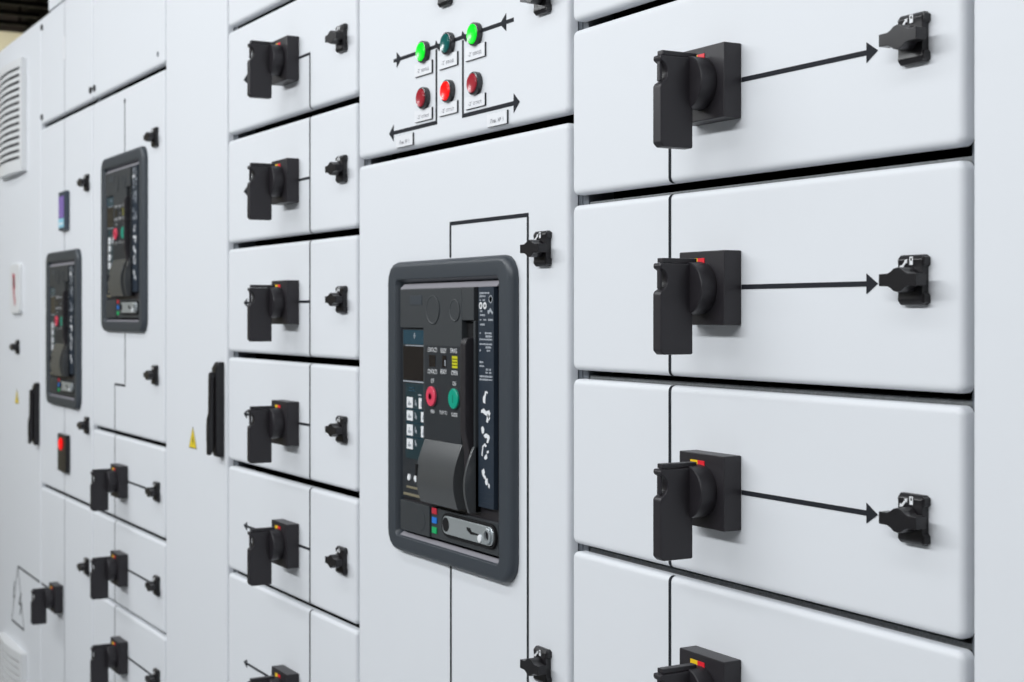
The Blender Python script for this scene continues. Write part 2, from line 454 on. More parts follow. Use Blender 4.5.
# ------------------------------------------------------------------ cable cabinet: tall door, swing handle, warning triangle
def tri_sticker(parent, cx, zb, w, h):
    m = MB()
    def tri(s, y0, y1, mi):
        c = zb + h * 0.36
        P = [(cx - w / 2, zb), (cx + w / 2, zb), (cx, zb + h)]
        m.prism([(cx + (px - cx) * s, c + (pz - c) * s) for px, pz in P], 'y', y0, y1, 0, mi)
    tri(1.0, -0.0004, -0.00005, 1); tri(0.90, -0.0006, -0.00042, 0)
    c = zb + h * 0.36
    m.prism([(cx + 0.002, c + h * .26), (cx - 0.005, c), (cx, c), (cx - 0.002, c - h * .22), (cx + 0.006, c + h * .04), (cx + 0.001, c + h * .04)], 'y', -0.0008, -0.00062, 0, 1)
    return obj('warning_sticker', m, ['sticker', 'black'], parent, (cx, 0, zb), label='yellow triangle sticker with a black bolt')
def swing_handle(parent, xr, z0, z1):
    m = MB()
    w = 0.026; xl = xr - w; h = z1 - z0
    m.prism([(0, z0), (-0.012, z0), (-0.0165, z0 + 0.010), (-0.0165, z1 - 0.012), (-0.010, z1), (0, z1)], 'x', xl, xr, 0.002)
    m.prism([(-0.0170, z0 + 0.020), (-0.022, z0 + 0.004), (-0.0285, z0 + 0.004), (-0.0285, z0 + h * .40), (-0.0255, z0 + h * .46), (-0.0250, z1 - 0.030), (-0.021, z1 - 0.022), (-0.0170, z1 - 0.022)], 'x', xl + 0.004, xr - 0.008, 0.002)
    m.lathe(xl + 0.012, z1 - 0.027, [(0.008, -0.0165), (0.008, -0.024), (0.006, -0.025)], 20)
    m.box(xl + 0.006, xl + 0.018, -0.0290, -0.0280, z0 + 0.028, z0 + h * .36, 0.0003)
    return obj('swing_handle', m, 'blackgloss', parent, (xr - w / 2, 0, z0), label='black swing handle')
d = MB(); d.panel(XB[3] + GL, XB[4] - G, 0.105, TOPZ - 0.003, 0, 0.014); door3 = obj('door', d, 'white', cab[3])
swing_handle(door3, -2.6910, 1.2290, 1.4085); tri_sticker(door3, -2.8828, 1.2305, 0.052, 0.044)

# ------------------------------------------------------------------ bay with pilot lights and big breaker
XM0, XM1 = XB[5] + GL, XB[6] - G
ctl = thing('control_compartment', ((XM0 + XM1) / 2, 0, 1.7345), 'white control panel with green and red pilot lights above the big circuit breaker', 'control panel')
p = MB(); p.panel(XM0, XM1, 1.7345, 2.0210, 0, 0.014); obj('door_panel', p, 'white', ctl)
place(proto['latch'], ctl, (-1.5190, 0, 1.8795))
m = MB()
ZL, ZA = 1.8650, 1.7610
htape(m, -1.943, -1.594, ZL, 0.0050)
arrow(m, -1.9165, ZL, 1, 0.016, 0.022); arrow(m, -1.6290, ZL, -1, 0.016, 0.022)
for x, tipx, sgn in ((-1.8065, -1.958, -1), (-1.7290, -1.579, 1)):
    vtape(m, x, ZA - 0.0027, ZL - 0.004, 0.0048)
    htape(m, min(x - 0.0018, tipx + 0.010), max(x + 0.0018, tipx - 0.010), ZA, 0.0054)
    arrow(m, tipx, ZA, sgn, 0.015, 0.024)
    m.prism([(x - 0.004, ZL + 0.002), (x - 0.001, ZL + 0.008), (x + 0.012, ZL - 0.004), (x + 0.009, ZL - 0.008)], 'y', -0.0006, -0.00003)
obj('mimic_line', m, 'tape', ctl)
LAMPX = (-1.8400, -1.7660, -1.6898)
lampdef = {1.8620: ('litgreen', 'offgreen', 'litgreen'), 1.7982: ('offred', 'litred', 'offred')}
for z, lens in lampdef.items():
    for x, lm in zip(LAMPX, lens):
        b = MB()
        b.lathe(x, z, [(0.0153, 0.0), (0.0153, -0.0062), (0.0146, -0.0074), (0.0132, -0.0076), (0.0128, -0.0066)], 36, cap0=False)
        word = {'litgreen': 'lit green pilot light', 'offgreen': 'unlit dark green pilot light', 'litred': 'lit red pilot light', 'offred': 'unlit dark red pilot light'}[lm]
        lo = obj('pilot_light', b, 'ring', ctl, (x, 0, z), label=word)
        c = MB()
        c.lathe(x, z, [(0.0127, -0.0066), (0.0127, -0.0084), (0.0116, -0.0096), (0.0095, -0.0094), (0.006, -0.0090), (0.002, -0.0088)], 36)
        obj('lens', c, lm, lo, (x, -0.008, z))
def plate(cx, z0, z1, w, body, tw):
    q = MB()
    q.box(cx - w / 2, cx + w / 2, -0.0022, -0.0000, z0, z1, 0, 1)
    q.box(cx - w / 2 + .0002, cx + w / 2 - .0003, -0.0028, -0.0022, z0 + .0003, z1 - .0002, 0, 0)
    q.text(body, cx, z0 + (z1 - z0) * .40, -0.00295, 0.0052, 2, tw)
    return obj('label_plate', q, ['whiteplate', 'tape', 'greytext'], ctl, (cx, 0, z0), label='white text label with dark edges')
for x in (-1.8430, -1.7680, -1.6915):
    plate(x, 1.8305, 1.8485, 0.0530, "-2' ввод", 0.036)
    plate(x, 1.7672, 1.7835, 0.0530, "-2' откл", 0.036)
plate(-1.6330, 1.7375, 1.7545, 0.0515, 'Лин. № 1', 0.034); plate(-1.9030, 1.7375, 1.7545, 0.0540, 'Лин. № 1', 0.032)
place(proto['latch'], ctl, (-1.7740, 0, 1.9350))

BRX, BRZ = -1.7655, 1.3690
def breaker_bay(i, z0, z1, bx, bz, label, name='breaker_compartment'):
    x0, x1 = XB[i] + GL, XB[i + 1] - G
    t = thing(name, ((x0 + x1) / 2, 0, z0), label, 'breaker compartment')
    p = MB(); p.panel(x0, x1, z0, z1, 0, 0.014, hole=(bx - 0.165, bx + 0.165, bz - 0.190, bz + 0.180, 0.012))
    obj('door_panel', p, 'white', t)
    return t
bb = breaker_bay(5, 0.825, 1.7235, BRX, BRZ, 'white door framing the big circuit breaker under the pilot light panel')
place(proto['latch'], bb, (-1.5190, 0, 1.5775)); place(proto['latch'], bb, (-1.5190, 0, 1.0790))
m = MB()
ZT = 1.6205
htape(m, -1.7668, -1.5576, ZT, 0.0050); vtape(m, -1.7650, BRZ + 0.206, ZT - 0.0025, 0.0048); vtape(m, -1.7635, 0.825, BRZ - 0.2075, 0.0048, True)
vtape(m, -1.5594, 0.825, ZT - 0.0025, 0.0048, True)
obj('mimic_line', m, 'tape', bb)
blank(5, 0.105, 0.815); blank(5, 2.0320, TOPZ - 0.003)

# ------------------------------------------------------------------ circuit breaker (u right, v up, millimetres from its centre)
def make_breaker(cx, cz, label):
    t = thing('circuit_breaker', (cx, 0, cz), label, 'circuit breaker', 'draw-out circuit breakers in charcoal bezels')
    X = lambda u: cx + u / 1000.0
    Z = lambda v: cz + v / 1000.0
    def bx(mb, u0, u1, v0, v1, yf, yb, bev=0.0, mi=0): mb.box(X(u0), X(u1), yf, yb, Z(v0), Z(v1), bev, mi)
    # bezel
    mb = MB()
    o = (-179, 184.5, -206, 204.5); R = []
    for ins, y, r in ((0, -0.0003, 30), (0, -0.004, 30), (1, -0.007, 29), (3, -0.0098, 27), (6.5, -0.0115, 24), (10, -0.0120, 21), (29, -0.0120, 9), (31, -0.0112, 8), (37, -0.0020, 5), (37, 0.030, 5)):
        R.append([(x, y, z) for x, z in rrect(X(o[0] + ins), X(o[1] - ins), Z(o[2] + ins * .72), Z(o[3] - ins * .84), r / 1000)])
    mb.rings(R, 0, False, False)
    obj('bezel', mb, 'bezel', t)
    # body
    mb = MB()
    bx(mb, -140, 141, -170, 165, 0.004, 0.20)
    bx(mb, -136, 146, -170, 165, -0.0040, 0.0039, 0.001)
    obj('breaker_body', mb, 'black', t)
    # sloping top edge; the light it catches is put into its pale colour
    mb = MB()
    mb.prism([(-0.0100, Z(166.2)), (-0.0040, Z(172.5)), (-0.0030, Z(172.5)), (-0.0030, Z(165.2)), (-0.0100, Z(165.2))], 'x', X(-134), X(147))
    obj('head_highlight', mb, 'slope_highlight', t, label='painted highlight along the sloping top of the breaker face')
    mb = MB()  # lit lower bezel slope, its highlight painted as a pale strip
    mb.prism([(-0.0114, Z(-184.4)), (-0.0030, Z(-178.4)), (-0.0022, Z(-178.4)), (-0.0022, Z(-185)), (-0.0110, Z(-185))], 'x', X(-138), X(146))
    obj('sill_highlight', mb, 'slope_highlight', t, label='painted highlight along the lower slope of the breaker opening')
    # upper corner cover
    mb = MB(); bx(mb, -134, -57, 111, 165, -0.0108, -0.0041, 0.0012); bx(mb, -101, -64, 143, 156, -0.0114, -0.0107, 0.0003, 1)
    obj('corner_cover', mb, ['face', 'bezel'], t)
    # trip unit
    mb = MB(); bx(mb, -134, -57.5, -128, 110, -0.0070, -0.0041, 0.0008)
    tu = obj('trip_unit', mb, 'facedark', t)
    mb = MB(); bx(mb, -130, -60, 88, 108, -0.0076, -0.0071, 0, 0); bx(mb, -97, -91, 99, 101, -0.0078, -0.0076, 0, 1); bx(mb, -95, -93, 96, 104, -0.0078, -0.0076, 0, 1)
    obj('display_header', mb, ['lcdhead', 'greymark'], tu)
    mb = MB(); bx(mb, -130, -60, 38, 85, -0.0076, -0.0071, 0, 0); bx(mb, -130, -60, 35, 36.6, -0.0080, -0.0071, 0, 1); bx(mb, -122, -62, 85.6, 86.8, -0.0080, -0.0071, 0, 1)
    obj('display', mb, ['lcd', 'greymark'], tu)
    mb = MB(); bx(mb, -122, -60, -72, 33, -0.0076, -0.0071)
    for v in (-2.8, -21.8, -42): bx(mb, -120, -62, v - .5, v + .5, -0.0079, -0.0076, 0, 1)
    bx(mb, -112, -92, 22, 24, -0.0079, -0.0076, 0, 1); bx(mb, -112, -94, 26, 28, -0.0079, -0.0076, 0, 1); bx(mb, -82, -72, 17, 19, -0.0079, -0.0076, 0, 2)
    for v in (8, -10, -30, -48): bx(mb, -92, -90, v - 5, v + 3, -0.0079, -0.0076, 0, 2); bx(mb, -89, -87, v - 6, v - 1, -0.0079, -0.0076, 0, 2)
    obj('keypad', mb, ['teal', 'lcdhead', 'greymark'], tu)
    for u0, u1, v0, v1 in ((-117, -98, -1, 14), (-117, -98, -19, -5), (-117, -98, -40, -24.5), (-117, -98, -59, -44.5), (-79, -70, -1, 14), (-72, -61, -19, -5), (-72, -61, -40, -24.5)):
        mb = MB(); bx(mb, u0, u1, v0, v1, -0.0086, -0.0077, 0.0004); bx(mb, u0 + 5, u1 - 4, v0 + 4, v0 + 7, -0.0088, -0.0086, 0, 1); bx(mb, u0 + 7, u0 + 9, v0 + 3, v1 - 4, -0.0088, -0.0086, 0, 1)
        obj('key', mb, ['mark', 'greymark'], tu)
    for v in (17, 10, 3, -3):
        mb = MB(); bx(mb, -65, -61, v - 1.8, v + 1.8, -0.0082, -0.0077, 0.0003); obj('red_marker', mb, 'sred', tu)
    for u in (-111, -90):
        mb = MB(); mb.lathe(X(u), Z(-99), [(0.0046, -0.0071), (0.0046, -0.0084), (0.0032, -0.0092)], 16); obj('white_plug', mb, 'mark', tu)
    mb = MB(); bx(mb, -118, -60, -114, -111, -0.0086, -0.0071, 0.0004); bx(mb, -127, -60, -124.5, -121, -0.0090, -0.0071, 0.0004)
    obj('terminal_strip', mb, 'brass', tu)
    # mechanism cover
    mb = MB()
    bx(mb, -56, 57, -42, 165, -0.0130, -0.0041, 0.0012); bx(mb, 57.2, 90, 122, 165, -0.0130, -0.0041, 0.0012)
    bx(mb, 89, 94.5, -125, 121.6, -0.0130, -0.0041, 0.0008)
    for u, v, r in ((-26, 136, 20), (38, 135, 15)):
        mb.lathe(X(u), Z(v), [(r / 1000, -0.0129), (r / 1000, -0.0139), ((r - 1.4) / 1000, -0.0142), ((r - 2.8) / 1000, -0.0134)], 40)
    cover = obj('mechanism_cover', mb, 'face', t)
    mb = MB(); bx(mb, 57.5, 88.5, -125, 120, -0.0052, -0.0041); mb.lathe(X(73), Z(107), [(0.0125, -0.0053), (0.0125, -0.0054)], 24); obj('lever_slot', mb, 'dark', t)
    mb = MB(); bx(mb, -50, 56.5, -41.5, 88, -0.0136, -0.0131, 0.0002)
    for s, u, v, w, h in (('CONTACTS', -26, 82, 28, 6.4), ('READY', 7, 81.5, 17, 6.4), ('SPRING', 36, 82, 19, 6.4), ('CONTACTS', -26, 52.5, 28, 6.4), ('READY', 7, 53.5, 18, 6.4),
                          ('OPEN', 38, 53, 18, 6.4), ('OFF', -26, 40, 9, 6.0), ('ON', 38, 39, 9, 6.0), ('OPEN', -26, -1.5, 12, 5.0), ('PUSH TO', 7, -1, 21, 5.0), ('CLOSE', 38, -2, 17, 5.0)):
        mb.text(s, X(u), Z(v), -0.0139, h / 1000, 1, w / 1000)
    obj('control_panel', mb, ['facedark', 'mark'], t)
    for u0, u1, mm, nm in ((-36, -17, 'lcd', 'contact_window'), (3, 15, 'lcd', 'ready_window'), (32, 47, 'flagyellow', 'spring_window')):
        mb = MB(); bx(mb, u0, u1, 59, 75, -0.0141, -0.0137, 0.0002, 0)
        if mm == 'flagyellow':
            for v in (63, 67, 71): bx(mb, u0 + 1, u1 - 1, v - .5, v + .5, -0.0143, -0.0141, 0, 1)
        if nm == 'ready_window': bx(mb, u1 - 4, u1 - 1.5, 61, 69, -0.0143, -0.0141, 0, 1)
        obj(nm, mb, [mm, 'lcd' if mm == 'flagyellow' else 'greymark'], t, label='yellow indicator window' if mm == 'flagyellow' else None)
    for u, mm, dk, nm, lb in ((-26, 'pink', 'pinkdark', 'open_button', 'red push button'), (40, 'jade', 'jadedark', 'close_button', 'green push button')):
        mb = MB(); mb.lathe(X(u), Z(19), [(0.0155, -0.0137), (0.0155, -0.0142), (0.0142, -0.0146)], 36, 1); mb.lathe(X(u), Z(19), [(0.0135, -0.0138), (0.0135, -0.0166), (0.0125, -0.0174)], 36, 0)
        if u < 0:
            mb.lathe(X(u), Z(19), [(0.0052, -0.0175), (0.0052, -0.0177), (0.0036, -0.0177), (0.0036, -0.0175)], 24, 2)
        else: bx(mb, u - 1, u + 1, 14, 24, -0.0177, -0.0174, 0, 2)
        obj(nm, mb, [mm, 'facedark', dk], t, label=lb)
    # charging handle: bar, curved grip and rim
    mb = MB()
    pr = [(-0.0055, Z(100)), (-0.0185, Z(100)), (-0.0225, Z(97)), (-0.0245, Z(90)), (-0.0245, Z(-20)), (-0.0190, Z(-45)), (-0.0170, Z(-122)), (-0.0055, Z(-122))]
    mb.prism(pr, 'x', X(73), X(88), 0.0025)
    bulge = []
    for k in range(13):
        f = k / 12
        bulge.append((-0.0138 - 0.0135 * math.sin(f * PI * 0.84), Z(-40 - 85 * f)))
    def curved(u0, u1, mi=0, th=0.004):
        rr = [(y, z) for y, z in bulge] + [(min(y + th, -0.0045), z) for y, z in reversed(bulge)]
        mb.prism(rr, 'x', X(u0), X(u1), 0.0006, mi)
    curved(-49, 60, 1, 0.03); 
    bulge = [(y - 0.001, z) for y, z in bulge]
    curved(89.5, 94.5, 1, 0.03)
    bx(mb, -49.4, -45, -90, -74, -0.0286, -0.0220, 0.0005, 2)
    obj('charging_handle', mb, ['black', 'grip', 'dark'], t, label='satin grey curved charging grip')
    # label strip with print and pictograms
    mb = MB(); bx(mb, 99, 139.5, -116, 165, -0.0110, -0.0041, 0.0006)
    rnd = random.Random(3)
    def dash(u0, u1, v, h=2.2, mi=2): bx(mb, u0, u1, v - h / 2, v + h / 2, -0.01125, -0.01105, 0, mi)
    for v, segs in ((157, [(103, 128)]), (153, [(103, 118)]), (148, [(103, 106), (111, 117)]), (134, [(104, 110), (124, 128)]), (129, [(104, 117)]), (123, [(104, 108), (113, 121), (126, 138)]), (117, [(104, 117)]),
                    (106, [(103, 106), (117, 134)]), (102, [(119, 136)]), (98, [(103, 136)]), (92, [(103, 136)]), (88, [(119, 133)]), (84, [(103, 106), (122, 131)]),
                    (69, [(103, 113)]), (64, [(103, 115)]), (60, [(120, 126), (129, 133)]), (56, [(119, 125), (129, 134)]), (51, [(103, 136)]), (47, [(103, 136)])):
        for a, b in segs:
            u = a
            while u < b:
                w = rnd.uniform(2.0, 4.5); dash(u, min(u + w, b), v, rnd.choice((1.8, 2.2, 2.6))); u += w + 0.9
    for u in (106, 117):       # CE-like pair of round marks
        mb.lathe(X(u), Z(141), [(0.0045, -0.0111), (0.0045, -0.01135), (0.0022, -0.01135), (0.0022, -0.0111)], 20, 1)
    mb.lathe(X(132), Z(149), [(0.0050, -0.0111), (0.0050, -0.0113), (0.0038, -0.0113), (0.0038, -0.0111)], 20, 2)
    mb.prism([(X(124), Z(132)), (X(131), Z(138)), (X(138), Z(132)), (X(136), Z(130)), (X(131), Z(134)), (X(127), Z(130))], 'y', -0.0113, -0.0110, 0, 2)
    def blob(pts): mb.prism([(X(a), Z(b)) for a, b in pts], 'y', -0.0114, -0.0109, 0, 1)
    # five white pictograms
    icons = [(24, 0), (6, 1), (-18, 2), (-45, 3), (-78, 4)]
    shapes = {0: [[(-6, -8), (1, -10), (2, 1), (5, 9), (1, 12), (-1, 5), (-6, 1)], [(4, 9), (9, 7), (9, 10), (5, 12)]],
              1: [[(-12, 2), (-4, 6), (4, 1), (14, 4), (18, -2), (13, -10), (10, -18), (5, -17), (7, -6), (1, -5), (-6, -2), (-12, -2)], [(10, -2), (17, -10), (14, -14), (8, -6)]],
              2: [[(-12, 4), (-7, 8), (-2, 3), (-3, -4), (-9, -6)], [(-4, -8), (4, -4), (14, -7), (16, -11), (11, -20), (6, -20), (8, -12), (0, -12)]],
              3: [[(-8, 10), (0, 15), (6, 11), (2, 8), (-1, 11), (-5, 8), (-8, -8), (-11, -6)], [(0, -6), (6, -3), (8, -10), (2, -13), (-3, -11)], [(6, 2), (12, 4), (13, 0), (7, -2)]],
              4: [[(-10, 12), (-4, 16), (0, 10), (-2, 6), (4, 2), (0, -2), (-8, 4)], [(2, 0), (9, 0), (10, -10), (4, -12), (1, -7)], [(12, -8), (16, -10), (15, -16), (11, -14)]]}
    for v, k in icons:
        for sh in shapes[k]: blob([(117 + a * .80, v + b * .74) for a, b in sh])
    for v in (-98, -104, -110): bx(mb, 101, 138, v - .6, v + .6, -0.0113, -0.0110, 0, 0)
    obj('label_strip', mb, ['strip', 'mark', 'greymark'], t, label='navy strip with white print and pictograms')
    # foot panel
    mb = MB(); bx(mb, -134, -42, -174, -132, -0.0105, -0.0041, 0.001); bx(mb, -41.5, 146, -174, -132, -0.0078, -0.0041, 0.001)
    mb.lathe(X(-69), Z(-154), [(0.0145, -0.0104), (0.0145, -0.0109), (0.0132, -0.0112), (0.012, -0.0107)], 32)
    obj('foot_panel', mb, 'face', t)
    for v, mm, lb in ((-137, 'sred', 'red square'), (-149.5, 'sblue', 'blue square'), (-163, 'sgreen', 'green square')):
        mb = MB(); bx(mb, -37, -23, v - 4.2, v + 4.2, -0.0095, -0.0079, 0.0006); obj('status_marker', mb, mm, t, label=lb)
    mb = MB()
    mb.rings([[(x, y, z) for x, z in rrect(X(-4 + i), X(145 - i), Z(-166 + i), Z(-135 - i), 0.0145 - i / 1000, 8)] for y, i in ((-0.0079, 0), (-0.0110, 0), (-0.0118, 0.8), (-0.0118, 2.2), (-0.0100, 2.6))], 1)
    mb.rings([[(x, y, z) for x, z in rrect(X(0 + i), X(141 - i), Z(-162.5 + i), Z(-138.5 - i), 0.0115 - i / 1000, 8)] for y, i in ((-0.0100, 0), (-0.0122, 0), (-0.0126, 0.5))], 0)
    mb.lathe(X(11), Z(-150), [(0.0095, -0.0126), (0.0095, -0.0129), (0.0085, -0.0129)], 28, 1)
    mb.lathe(X(128), Z(-150), [(0.0100, -0.0126), (0.0100, -0.0150), (0.0090, -0.0156), (0.0062, -0.0156), (0.0058, -0.0130)], 28, 0); mb.lathe(X(128), Z(-150), [(0.0056, -0.0127), (0.0056, -0.0131)], 20, 1)
    mb.prism([(X(70), Z(-146)), (X(80), Z(-146)), (X(84), Z(-150)), (X(104), Z(-151)), (X(104), Z(-153)), (X(82), Z(-154)), (X(72), Z(-150))], 'y', -0.0129, -0.0125, 0, 1)
    mb.lathe(X(107), Z(-156), [(0.005, -0.0126), (0.005, -0.0140), (0.003, -0.0148)], 16, 2)  # white dot painted as a glint on the zinc
    obj('racking_plate', mb, ['zinc', 'dark', 'mark'], t, label='zinc slot plate with keyhole and ring')
    return t
br = make_breaker(BRX, BRZ, 'big charcoal circuit breaker under the pilot lights, with red and green push buttons')
BR2 = (-3.3850, 0, 1.6640); BR3 = (-3.9770, 0, 1.4610)
dup(br, BR2, 'highest mounted charcoal circuit breaker, over the three small drawer units')
dup(br, BR3, 'small looking charcoal circuit breaker below the violet screen meter')

# ------------------------------------------------------------------ bay under / around the highest breaker
b4 = breaker_bay(2, C4T + GAP, 2.0165, BR2[0], BR2[2], 'white door framing the highest mounted circuit breaker beside the tall cable cabinet')
place(proto['latch'], b4, (-3.1360, 0, 1.8780)); place(proto['latch'], b4, (-3.1360, 0, 1.3680))
m = MB()
vtape(m, -3.388, BR2[2] + 0.206, 1.984, 0.0048); vtape(m, -3.3855, 1.3360 + .0027, BR2[2] - 0.2075, 0.0048)
htape(m, -3.4758, -3.3837, 1.3345, 0.0050); vtape(m, -3.4742, C4T + GAP, 1.3320, 0.0048, True)
m.lathe(-3.388, 1.987, [(0.006, -0.00003), (0.006, -0.0006)], 16)
obj('mimic_line', m, 'tape', b4)

# bay with violet screen meter
b3 = breaker_bay(1, 1.0245, 2.0165, BR3[0], BR3[2], 'white door with violet screen meter, small looking circuit breaker and red-lit controller')
for z in (1.826, 1.221): place(proto['latch'], b3, (-3.7300, 0, z))
m = MB(); XT = -3.978
vtape(m, XT, 1.815, 2.0165, 0.0034, False, True); vtape(m, XT, BR3[2] + .206, 1.722, 0.0034); vtape(m, XT, 1.178, BR3[2] - .2075, 0.0034); vtape(m, XT, 1.0245, 1.090, 0.0034, True)
obj('mimic_line', m, 'thintape', b3, label='thin grey vertical line')
q = MB(); q.box(-4.0030, -3.9220, -0.011, 0.0, 1.7180, 1.8210, 0.003); pm = obj('panel_meter', q, 'meter', b3, (-3.9735, 0, 1.718), label='slate meter with a violet and pale blue screen')
q = MB(); q.box(-3.9970, -3.9400, -0.0118, -0.0111, 1.7510, 1.8080, 0, 0); q.box(-3.9970, -3.9400, -0.0118, -0.0111, 1.7260, 1.7500, 0, 1); q.box(-3.990, -3.950, -0.0120, -0.0118, 1.7340, 1.7380, 0, 2)
obj('screen', q, ['violet', 'cyan', 'mark'], pm, (-3.98, -0.0125, 1.75))
q = MB(); q.box(-4.0100, -3.9150, -0.012, 0.0, 1.0840, 1.1830, 0.003)
for z in (1.096, 1.106, 1.116): q.box(-3.995, -3.930, -0.0126, -0.0119, z - .002, z + .002, 0.0004, 0)
kc = obj('controller', q, 'blackgloss', b3, (-3.975, 0, 1.084), label='black controller with a lit red lamp')
q = MB(); q.lathe(-3.9680, 1.1570, [(0.0165, -0.0119), (0.0165, -0.0140), (0.0120, -0.0170), (0.004, -0.0180)], 24); obj('lamp', q, 'litred', kc, (-3.968, -0.014, 1.157))

# lower compartment of that bay: latch, rotary switch
lc = thing('lower_compartment', ((XB[1] + XB[2]) / 2, 0, 0.105), 'white lower door with a rotary switch, under the door with the red-lit controller', 'lower compartment')
p = MB(); p.panel(XB[1] + GL, XB[2] - G, 0.105, 1.0135, 0, 0.014); obj('door_panel', p, 'white', lc)
place(proto['latch'], lc, (-3.7300, 0, 0.869)); SX3, SZ3 = -4.0300, 0.7420
place(proto['base'], lc, (SX3, 0, SZ3)); place(proto['lever'], lc, (SX3, -0.045, SZ3))
m = MB(); vtape(m, XT, 0.105, 1.0135, 0.0034, False, True); obj('mimic_line', m, 'thintape', lc, label='thin grey vertical line')
m = MB(); htape(m, XB[1] + GL + 0.007, SX3 - 0.037, SZ3 + .002, 0.0055); obj('mimic_line', m, 'tape', lc)

# upper covers of the two breaker bays
def screw(parent, x, z, big=True):
    s = MB(); s.lathe(x, z, [(0.0085, 0.0), (0.0085, -0.003), (0.0060, -0.0042)] if big else [(0.006, 0.0), (0.006, -0.001)], 16); obj('cover_lock', s, 'black' if big else 'thintape', parent, (x, 0, z))
c = MB(); c.panel(XB[1] + GL, XB[2] - G, 2.0300, TOPZ - 0.002, 0, 0.014); uc1 = obj('upper_cover', c, 'white', cab[1])
for x, z in ((XB[1] + 0.016, 2.3000), (XB[1] + 0.016, 2.0490), (XB[2] - 0.018, 2.0530)): screw(uc1, x, z)
m = MB(); vtape(m, XT, 2.0300, TOPZ - .002, 0.0028, True); m.box(XT - 0.013, XT + 0.013, -0.0012, -0.00005, 2.170, 2.233, 0.0003, 1); obj('mimic_line', m, ['thintape', 'whiteplate'], uc1)
c = MB(); c.panel(XB[2] + GL, XB[3] - G, 2.0300, TOPZ - 0.002, 0, 0.014); uc2 = obj('upper_cover', c, 'white', cab[2])
screw(uc2, XB[2] + 0.020, 2.0530); screw(uc2, -3.125, 2.0550, False)

# ------------------------------------------------------------------ end cabinet: vents, plaque, latch, sticker, handle
d = MB(); d.panel(XB[0] + GL, XB[1] - G, 0.105, TOPZ - 0.002, 0, 0.014); door0 = obj('door', d, 'white', cab[0])
proto_l0 = None
l0 = place(proto['latch'], door0, (-4.5680, 0, 1.4000))
for ch in list(l0.children): pass
swing_handle(door0, -4.2780, 1.1290, 1.3050); tri_sticker(door0, -4.590, 1.2300, 0.056, 0.044)
m = MB(); ZM = SZ3 + .002
htape(m, -4.5775, XB[1] - G - 0.006, ZM, 0.0055)
A, B2, C2 = (-4.5760, ZM), (-4.6640, 0.5690), (-4.4890, 0.5690)
def seg(p, q, w=0.0040):
    dx, dz = q[0] - p[0], q[1] - p[1]; L = math.hypot(dx, dz); nx, nz = -dz / L * w / 2, dx / L * w / 2
    m.prism([(p[0] + nx, p[1] + nz), (q[0] + nx, q[1] + nz), (q[0] - nx, q[1] - nz), (p[0] - nx, p[1] - nz)], 'y', -0.0005, -0.00003)
seg(A, B2); seg(A, C2); seg(B2, C2, 0.0055)
seg((-4.627, 0.690), (-4.640, 0.640), 0.006); seg((-4.640, 0.640), (-4.618, 0.648), 0.006); seg((-4.530, 0.670), (-4.560, 0.635), 0.008); seg((-4.560, 0.635), (-4.525, 0.640), 0.007); seg((-4.525, 0.640), (-4.548, 0.605), 0.008)
obj('mimic_line', m, 'tape', door0, label='dark line ending in a triangle cable symbol')
def plaque(x0, x1, z0, z1):
    q = MB()
    q.rings([[(x, y, z) for x, z in rrect(x0 + i, x1 - i, z0 + i, z1 - i, 0.016 - i * .5)] for y, i in ((0, 0), (-0.008, 0), (-0.011, 0.002), (-0.012, 0.006))], 0)
    cx, cz = (x0 + x1) / 2, (z0 + z1) / 2
    q.prism([(cx - 0.020, cz + 0.048), (cx + 0.010, cz + 0.042), (cx + 0.016, cz + 0.006), (cx + 0.004, cz - 0.006), (cx + 0.020, cz - 0.040), (cx + 0.010, cz - 0.052),
             (cx - 0.010, cz - 0.018), (cx - 0.018, cz + 0.010)], 'y', -0.0124, -0.0119, 0, 1)
    q.prism([(cx - 0.010, cz + 0.036), (cx + 0.002, cz + 0.034), (cx + 0.008, cz + 0.004), (cx - 0.008, cz + 0.008)], 'y', -0.0128, -0.0123, 0, 2)
    return obj('sign_plaque', q, ['vent', 'pinkdark', 'black'], door0, (cx, 0, z0), label='white plaque with a dark red mark')
plaque(-4.640, -4.5060, 1.4990, 1.6480)
